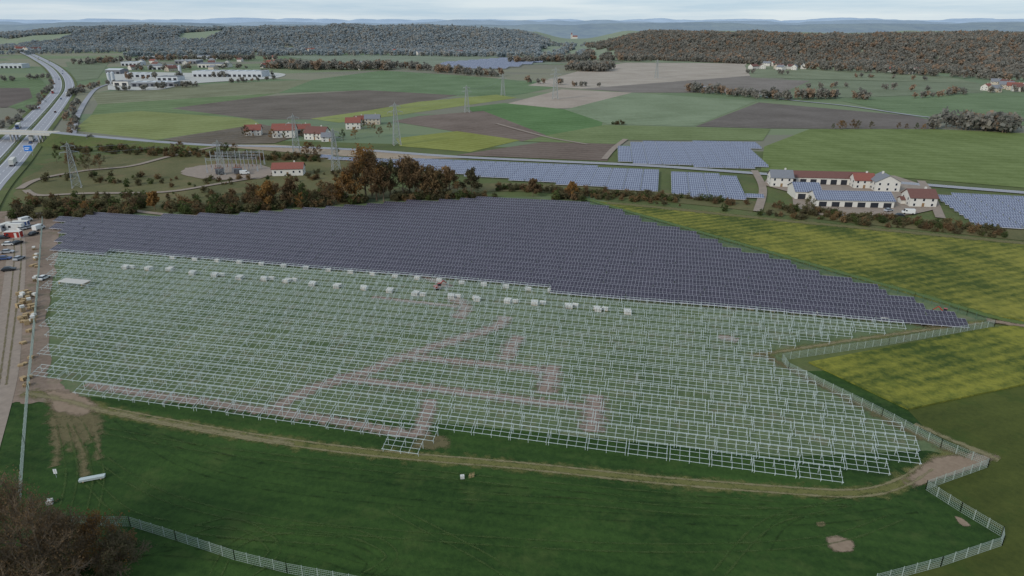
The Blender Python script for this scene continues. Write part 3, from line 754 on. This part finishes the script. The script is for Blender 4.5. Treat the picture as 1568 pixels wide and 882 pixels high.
def village(n,x0,x1,y0,y1,s=1.0):
    for _ in range(n):
        building('house' if R()<.75 else 'barn',U(x0,x1),U(y0,y1),U(11,20)*s,U(9,12)*s,U(5,6.5)*s,U(3,4)*s,U(-1.5,1.5),wall=random.choice([WALL,WALL,WALL2]),roof=random.choice([RED,REDD,REDD,GREY]),storeys=2)
village(20,165,430,88,110); village(8,545,600,101,108); village(10,1150,1240,101,109); village(10,1490,1568,130,142); village(4,1090,1112,93,96)
village(12,1360,1420,108,114); village(10,440,560,77,81,1.5); village(16,100,200,62,66,2.2); village(10,20,60,75,80,1.6); village(12,200,290,73,77,1.7); village(10,620,720,82,85,1.3); village(8,540,640,78,82,1.4)
for px,py in((168,125),(174,124),(276,112)):
    mb=MB(); mb.tube((0,0,0),(0,0,12),2.6,2.6,14,0); mb.tube((0,0,12),(0,0,14),2.65,.3,14,0); mb.beam((2.7,0,0),(2.7,0,13),.3); mb.obj('silo',[METR],(*G(px,py),.1))
X,Y=.082*4300,4300
mb=MB(); mb.box(-5,5,-5,5,0,24,0); mb.faces([(-5,-5,24),(5,-5,24),(5,5,24),(-5,5,24),(0,0,38)],[(0,1,4),(1,2,4),(2,3,4),(3,0,4)],1); mb.box(5,34,-8,8,0,12,0)
mb.faces([(5,-9,12),(34,-9,12),(34,9,12),(5,9,12),(5,0,19),(34,0,19)],[(0,1,5,4),(2,3,4,5),(1,2,5),(3,0,4)],1)
for zz in(8,16): mb.box(-1,1,-5.1,-4.9,zz,zz+4,2)
mb.obj('church',[WALL,RED,DARK],(X,Y,hh(X,Y)-4))

# ================================================================ PYLONS
PYL=pmat('pylon_steel',(150,154,152),0.6,0.0,.1)
def pylon(px,py,h,arms=2,rot=0.3,w=.17):
    mb=MB(); b0=h*.085
    def wd(z): return b0*(1-z/h)**.8*.95+.25
    lv=[h*t for t in(0,.14,.27,.39,.5,.6,.69,.77,.84,.9,.96)]
    for z0,z1 in zip(lv[:-1],lv[1:]):
        a=wd(z0);b=wd(z1); c0=[(-a,-a,z0),(a,-a,z0),(a,a,z0),(-a,a,z0)]; c1=[(-b,-b,z1),(b,-b,z1),(b,b,z1),(-b,b,z1)]
        for i in range(4):
            j=(i+1)%4; mb.beam(c0[i],c1[i],w*1.7); mb.beam(c0[i],c1[j],w*.8); mb.beam(c0[j],c1[i],w*.8); mb.beam(c1[i],c1[j],w*.8)
    mb.beam((0,0,h*.94),(0,0,h),w*1.5)
    ends=[]
    for i in range(arms):
        z=h*(.9-.13*i); L=h*(.13+.05*i)
        for s_ in(-1,1):
            tip=(s_*L,0,z)
            for y in(-.5,.5):
                mb.beam((s_*wd(z),y*wd(z),z),tip,w*1.3); mb.beam((s_*wd(z),y*wd(z),z+h*.035),tip,w)
            mb.beam(((s_*L*.5),0,z),(s_*L*.5,0,z+h*.018),w*.8)
            mb.tube(tip,(tip[0],tip[1],z-1.2),.12,.12,6,0); ends.append(Vector((tip[0],0,z-1.2)))
    for x in(-b0,b0):
        for y in(-b0,b0): mb.box(x-.4,x+.4,y-.4,y+.4,0,.4,1)
    o=mb.obj('lattice_pylon',[PYL,CONC],(*G(px,py),.1),rot)
    M=Matrix.Rotation(rot,4,'Z'); return [M@e+Vector((*G(px,py),.1)) for e in ends]
p1=pylon(118,287,24,2,.5,.14); p2=pylon(515,262,25,2,.5,.15); p3=pylon(608,222,30,2,.3,.2); p4=pylon(455,238,27,2,.4,.17); p5=pylon(715,172,26,2,.2,.2); p6=pylon(770,146,26,2,.2,.22); p7=pylon(850,152,36,3,.1,.22); p8=pylon(1005,120,30,2,.1,.2); p9=pylon(340,268,20,1,.4,.13)
CAB=pmat('cable',(110,112,114),0.6,0,.02)
def wires(A,B,sag=2.5):
    mb=MB()
    for a,b in zip(A,B):
        pr=a
        for i in range(1,13):
            t=i/12; q=a.lerp(b,t)-Z*sag*4*t*(1-t); mb.tube(pr,q,.04,.04,3,0); pr=q
    mb.obj('power_line',[CAB])
wires(p1,p4); wires(p4,p3); wires(p3,p5,4); wires(p5,p6,4); wires(p6,p7,4); wires(p2,p3)
mb=MB()
for r in range(3):
    y=r*11
    for i in range(5):
        x=i*7; mb.beam((x,y,0),(x,y,9 if r!=1 else 11),.25); mb.beam((x-.5,y,0),(x,y,4),.12); mb.beam((x+.5,y,0),(x,y,4),.12)
    for zz in(7.5,8.3): mb.beam((0,y,zz),(28,y,zz),.16)
    for i in range(14): mb.beam((i*2,y,7.5),(i*2+1,y,8.3),.1)
    for i in range(12): mb.tube((1.5+i*2.3,y+4,0),(1.5+i*2.3,y+4,2.5),.12,.12,6); mb.tube((1.5+i*2.3,y+4,2.5),(1.5+i*2.3,y+4,4.2),.22,.16,8,1)
for i in range(2):
    x=8+i*10; mb.box(x-2,x+2,-6,-3,.4,3.6,2); mb.box(x-2.4,x+2.4,-5.6,-3.4,3.6,3.9,1)
    for k in range(6): mb.box(x-1.8+k*.7,x-1.6+k*.7,-6.8,-6,.6,3.2,2)
    for k in(-1,0,1): mb.tube((x+k,-4.5,3.9),(x+k,-4.5,5.4),.2,.12,8,1)
mb.obj('electrical_substation',[STEEL,pmat('insulator',(120,80,62),.4),GREY],(*G(318,266),.3),.15)
rough_field('gravel_yard',[(285,258),(330,252),(405,254),(408,272),(330,276),(280,268)],0.34,GRAVEL)
# ================================================================ VEHICLES & SITE OBJECTS
TYRE=pmat('tyre',(36,36,38),.9); GLASS=pmat('car_glass',(40,46,54),.15,var=.05,spec=.6)
PAINT={k:pmat('paint_'+k,c,.35,0,.04,spec=.5) for k,c in dict(white=(208,208,206),silver=(160,163,168),red=(150,50,42),blue=(54,76,120),black=(40,42,46),orange=(180,96,40)).items()}
def wheels(mb,xs,w,r,m):
    for x in xs:
        for s_ in(-1,1): mb.tube((x,s_*w-.12,r),(x,s_*w+.12,r),r,r,12,m,True)
def prism(mb,prof,w,mat,top=None,zt=1e9):
    n=len(prof); pts=[]
    for s_ in(-1,1):
        for x,z in prof: pts.append((x,s_*(w if z<zt else top),z))
    mb.faces(pts,[tuple(range(n)),tuple(range(2*n-1,n-1,-1))]+[(i,i+n,(i+1)%n+n,(i+1)%n) for i in range(n)],mat)
def car_mesh(col):
    mb=MB()
    prism(mb,[(-2.15,.35),(2.15,.35),(2.2,.72),(1.2,.92),(-1.9,.98),(-2.2,.8)],.88,0)
    prism(mb,[(-1.85,.95),(1.15,.9),(.45,1.42),(-1.3,1.46)],.84,1,.66,1.2)
    prism(mb,[(-1.25,1.45),(.4,1.41),(.3,1.5),(-1.15,1.52)],.64,0)
    wheels(mb,(-1.35,1.35),.8,.33,2); return mb.mesh('car_body',[PAINT[col],GLASS,TYRE])
def van_mesh(col):
    mb=MB(); prism(mb,[(-2.6,.4),(2.6,.4),(2.65,1.0),(1.9,1.3),(1.4,2.2),(-2.6,2.3)],.98,0,.92,2)
    prism(mb,[(1.47,2.1),(1.95,1.28),(1.98,1.3),(1.52,2.12)],.85,1)
    for s_ in(-1,1): mb.box(.7,1.4,s_*.985-.01,s_*.985+.01,1.35,1.95,1)
    wheels(mb,(-1.7,1.8),.9,.36,2); return mb.mesh('van_body',[PAINT[col],GLASS,TYRE])
def truck_mesh(col):
    mb=MB(); mb.box(-8,4.6,-1.25,1.25,1.1,4.0,3); prism(mb,[(5.1,.5),(7.4,.5),(7.45,2),(7.1,3.4),(5.1,3.6)],1.2,0)
    mb.box(7.2,7.46,-1,1,2.1,3.1,1); mb.box(-8,7,-.5,.5,.7,1.1,2); wheels(mb,(-6.8,-5.6,-4.4,3.2,6.2),1.1,.5,2)
    return mb.mesh('truck_body',[PAINT[col],GLASS,TYRE,WALL])
CARS={c:car_mesh(c) for c in PAINT}; VANS={c:van_mesh(c) for c in('white','silver')}; TRK={c:truck_mesh(c) for c in('white','blue','red')}
def along(me,name,t,off):
    i=int(t*(len(P_)-1)); a=P_[i]; d=(P_[i+1]-P_[i]); r=math.atan2(d.y,d.x); d.normalize(); p=a+Vector((d.y,-d.x,0))*off
    place(me,name,(p.x,p.y,.6),r if off>0 else r+math.pi)
random.seed(14)
cl=list(PAINT)
for k in range(20):
    t=U(.12,.9); s_=random.choice([-1,1]); o_=s_*random.choice([4.8,8.8])
    if R()<.2: along(TRK[random.choice(list(TRK))],'truck',t,s_*8.8)
    else: along(CARS[random.choice(cl)],'car',t,o_)
for px,py,c,r in [(14,376,'white',.2),(12,388,'silver',.3),(27,374,'black',1.4),(8,398,'blue',.2),(36,352,'white',1.2),(45,350,'silver',1.3),(68,428,'white',1.5),(52,360,'black',1.5),(14,415,'black',.4),(30,398,'silver',1.5),(6,366,'black',.2),
                  (1360,325,'silver',.4),(1378,333,'black',0)]:
    place(CARS[c],'parked_car',(*G(px,py),.14 if px<100 else .48),r)
for px,py,r in [(1390,329,2.9),(60,352,1.5),(40,340,1.3),(375,268,.3)]: place(VANS['white'],'van',(*G(px,py),.48 if px>100 else .14),r)
def container(px,py,mat,r,stack=1):
    mb=MB()
    for s_ in range(stack):
        z=s_*2.65; mb.box(-3,3,-1.2,1.2,z+.1,z+2.6,0); mb.box(-3.05,3.05,-1.25,1.25,z,z+.14,1); mb.box(-3.05,3.05,-1.25,1.25,z+2.5,z+2.64,1)
        for x in(-3,3):
            for y in(-1.2,1.2): mb.box(x-.09,x+.09,y-.09,y+.09,z+.14,z+2.5,1)
        for i in range(14): mb.box(-2.8+i*.42,-2.66+i*.42,-1.24,-1.2,z+.2,z+2.45,0)
        mb.box(-2.2,-1.2,-1.27,-1.2,z+1.1,z+2,2); mb.box(.9,1.8,-1.27,-1.2,z+.15,z+2.15,1)
    mb.obj('site_container',[mat,WALL,DARK],(*G(px,py),.14),r)
container(22,364,PAINT['red'],.1,1); container(25,352,PAINT['white'],.1,1); container(33,348,PAINT['blue'],.2); container(8,352,PAINT['silver'],1.4)
def pallet(px,py,n,r,load=None):
    mb=MB()
    for k in range(n):
        z=k*.15
        for y in(-.5,0,.5): mb.box(-.6,.6,y-.05,y+.05,z,z+.09,0)
        for i in range(6): mb.box(-.6+i*.21,-.44+i*.21,-.55,.55,z+.092,z+.12,0)
    if load: mb.box(-.55,.55,-.5,.5,n*.15,n*.15+load,1); mb.box(-.57,.57,-.52,.52,n*.15+load,n*.15+load+.06,1)
    mb.obj('pallet_stack',[WOODL,WALL],(*G(px,py),.14),r)
WOODL=pmat('pallet_wood',(176,152,116),.9,var=.2,scale=2)
random.seed(31)
for k in range(40): pallet(U(28,54),U(446,500),random.randint(3,9),U(0,3),None if R()<.75 else .6)
for k in range(10): pallet(U(40,58),U(380,440),random.randint(2,6),U(0,3),.5 if R()<.4 else None)
for k in range(10): pallet(U(30,48),U(505,600),random.randint(2,6),U(0,3))
def carton_mesh(seed):
    r=random.Random(seed); mb=MB()
    for y in(-.5,0,.5): mb.box(-1.1,1.1,y-.05,y+.05,0,.1,1)
    mb.box(-1.1,1.1,-.58,.58,.102,.13,1)
    hh_=r.uniform(1.05,1.25); mb.box(-1.12,1.12,-.57,.57,.132,hh_,0); mb.box(-1.14,1.14,-.59,.59,hh_-.16,hh_+.02,2)
    for x in(-.5,.5): mb.box(x-.03,x+.03,-.6,.6,.132,hh_+.03,3)
    return mb.mesh('module_carton',[CART,WOODL,WALL,DARK])
CART=pmat('white_carton',(186,184,180),.8,var=.1)
CM=[carton_mesh(i) for i in range(3)]
L2=[(193,411),(228,413),(262,414),(295,420),(330,423),(367,427),(405,429),(440,432),(478,437),(517,440),(557,443),(596,447),(637,452),(690,456),(730,460),(778,463),(820,466),(870,471),(915,476),(962,480)]
random.seed(77)
for x,y in L2:
    gx,gy=G(x,y)
    for k in range(2):
        place(CM[k%3],'module_carton_stack',(gx+U(-.3,.3),gy+(k-.5)*1.5,.1),ang+U(-.1,.1),.9)
    if R()<.35: place(CM[2],'module_carton_stack',(gx+2.3,gy+U(-1,1),.1),ang+U(-.2,.2),.8)
for k in range(33):
    x=265+k*34; y=np.interp(x,[90,220,400,625,860,1100,1395],[386,393,405,426,448,469,494])+1
    gx,gy=G(x,y); place(CM[k%3],'module_carton_stack',(gx,gy,.1),ang+U(-.2,.2),.85)
mb=MB()
for i in range(9): mb.box(-5,5,-1.6+i*.4,-1.35+i*.4,.8,1.0,0)
mb.box(-4.5,-4.2,-1.6,1.8,.1,.8,1); mb.box(4.2,4.5,-1.6,1.8,.1,.8,1); mb.obj('steel_rail_bundle',[CART,WOODL],(*G(115,438),.8),ang)
def bundle(px,py,L,r):
    mb=MB()
    for k in range(3):
        for i in range(6): mb.box(-L/2+U(-.1,.1),L/2+U(-.1,.1),i*.16-.48,i*.16-.36,.15+k*.16,.27+k*.16,0)
    for x in(-L*.35,L*.35): mb.box(x-.08,x+.08,-.6,.6,0,.15,1)
    mb.obj('steel_rail_bundle',[RACK,WOODL],(*G(px,py),.12),r)
bundle(142,735,4.2,.35)
def ibc(px,py,r=0,s=1):
    mb=MB(); mb.box(-.6,.6,-.5,.5,.14,1.1,0); mb.box(-.62,.62,-.52,.52,0,.12,1); mb.tube((0,0,1.1),(0,0,1.18),.15,.15,8,1,True)
    for z in(.3,.55,.8,1.05):
        for s_ in(-1,1): mb.box(-.64,.64,s_*.53-.015,s_*.53+.015,z,z+.04,1); mb.box(s_*.63-.015,s_*.63+.015,-.54,.54,z,z+.04,1)
    o=mb.obj('water_tank',[WALL,STEEL],(*G(px,py),.1),r); o.scale=(s,s,s)
ibc(77,772,.3,.8); ibc(187,836,.5,.8); ibc(708,733,.2,.6)
mb=MB()
for i in range(4): mb.tube((i*.3-.45,0,0),(i*.3-.45+.1,.05,1.0+.1*(i%2)),.06,.05,6,0)
mb.box(-.6,.6,-.04,.04,.5,.6,0); mb.obj('wooden_stakes',[WOODL],(*G(722,732),.1),.4)
mb=MB(); mb.tube((0,0,0),(0,0,2.0),.05,.05,6,0); mb.box(-.3,.3,-.03,.03,.9,1.9,1); mb.obj('site_sign',[STEEL,WHITE],(*G(87,732),.1),.2)
def excavator(px,py,r):
    mb=MB()
    for y in(-1,1):
        mb.M=Matrix.Translation((0,y,0)); prism(mb,[(-1.4,.1),(1.4,.1),(1.6,.4),(1.4,.75),(-1.4,.75),(-1.6,.4)],.25,2)
    mb.M=Matrix.Identity(4)
    mb.box(-1.4,1.2,-1.1,1.1,.8,1.6,0); mb.box(.0,1.2,-1.1,-.1,1.6,2.7,1); mb.box(-.05,1.25,-1.15,-.05,2.7,2.8,0)
    mb.beam((1,.3,1.4),(3,.3,3.4),.35,0); mb.beam((3,.3,3.4),(4.6,.3,1.6),.28,0)
    mb.M=Matrix.Translation((0,.3,0)); prism(mb,[(4.3,1.6),(4.9,1.7),(4.9,.8),(4.4,.7)],.4,2); mb.M=Matrix.Identity(4)
    o=mb.obj('excavator',[PAINT['red'],GLASS,TYRE],(*G(px,py),.12),r); o.scale=(.75,.75,.75)
excavator(1448,484,2.5); excavator(670,443,.5)

# ================================================================ LIGHT / SKY / CAMERA
sc_=bpy.context.scene
w=bpy.data.worlds.new('sky'); sc_.world=w; w.use_nodes=True; nt=w.node_tree
bg=nt.nodes['Background']; sk=nt.nodes.new('ShaderNodeTexSky'); sk.sky_type='NISHITA'; sk.sun_disc=False
sd=Vector((-.62,-.6,.0)).normalized(); el_=math.radians(28)
sk.sun_elevation=el_; sk.sun_rotation=math.atan2(sd.x,sd.y); sk.dust_density=0.4; sk.ozone_density=3
tc=nt.nodes.new('ShaderNodeTexCoord'); mp=nt.nodes.new('ShaderNodeMapping'); mp.inputs['Scale'].default_value=(1,1,16)
nt.links.new(tc.outputs['Generated'],mp.inputs[0])
nf=noise_n(nt,mp.outputs[0],3.2,6,.6)
ccol=mix_n(nt,math_n(nt,'MULTIPLY',math_n(nt,'SUBTRACT',nf,.38),4,clamp=True),(3.0,4.0,5.0,1),(4.6,5.2,5.7,1))
nt.links.new(mix_n(nt,.86,sk.outputs[0],ccol),bg.inputs['Color'])
bg.inputs['Strength'].default_value=0.145
sl_=bpy.data.lights.new('sun','SUN'); sl_.energy=2.3; sl_.angle=math.radians(10); sl_.color=(1,.94,.85)
so=bpy.data.objects.new('sun',sl_); sc_.collection.objects.link(so)
dv=Vector((sd.x*math.cos(el_),sd.y*math.cos(el_),math.sin(el_))); so.rotation_euler=dv.to_track_quat('Z','Y').to_euler()
cam=bpy.data.cameras.new('camera'); co=bpy.data.objects.new('camera',cam); sc_.collection.objects.link(co)
co.location=(0,0,H); co.rotation_euler=(math.radians(90)-PITCH,0,0); cam.lens=24; cam.sensor_width=36; cam.clip_end=30000; cam.clip_start=1
sc_.camera=co
sc_.view_settings.view_transform='Standard'; sc_.view_settings.look='None'; sc_.view_settings.exposure=0
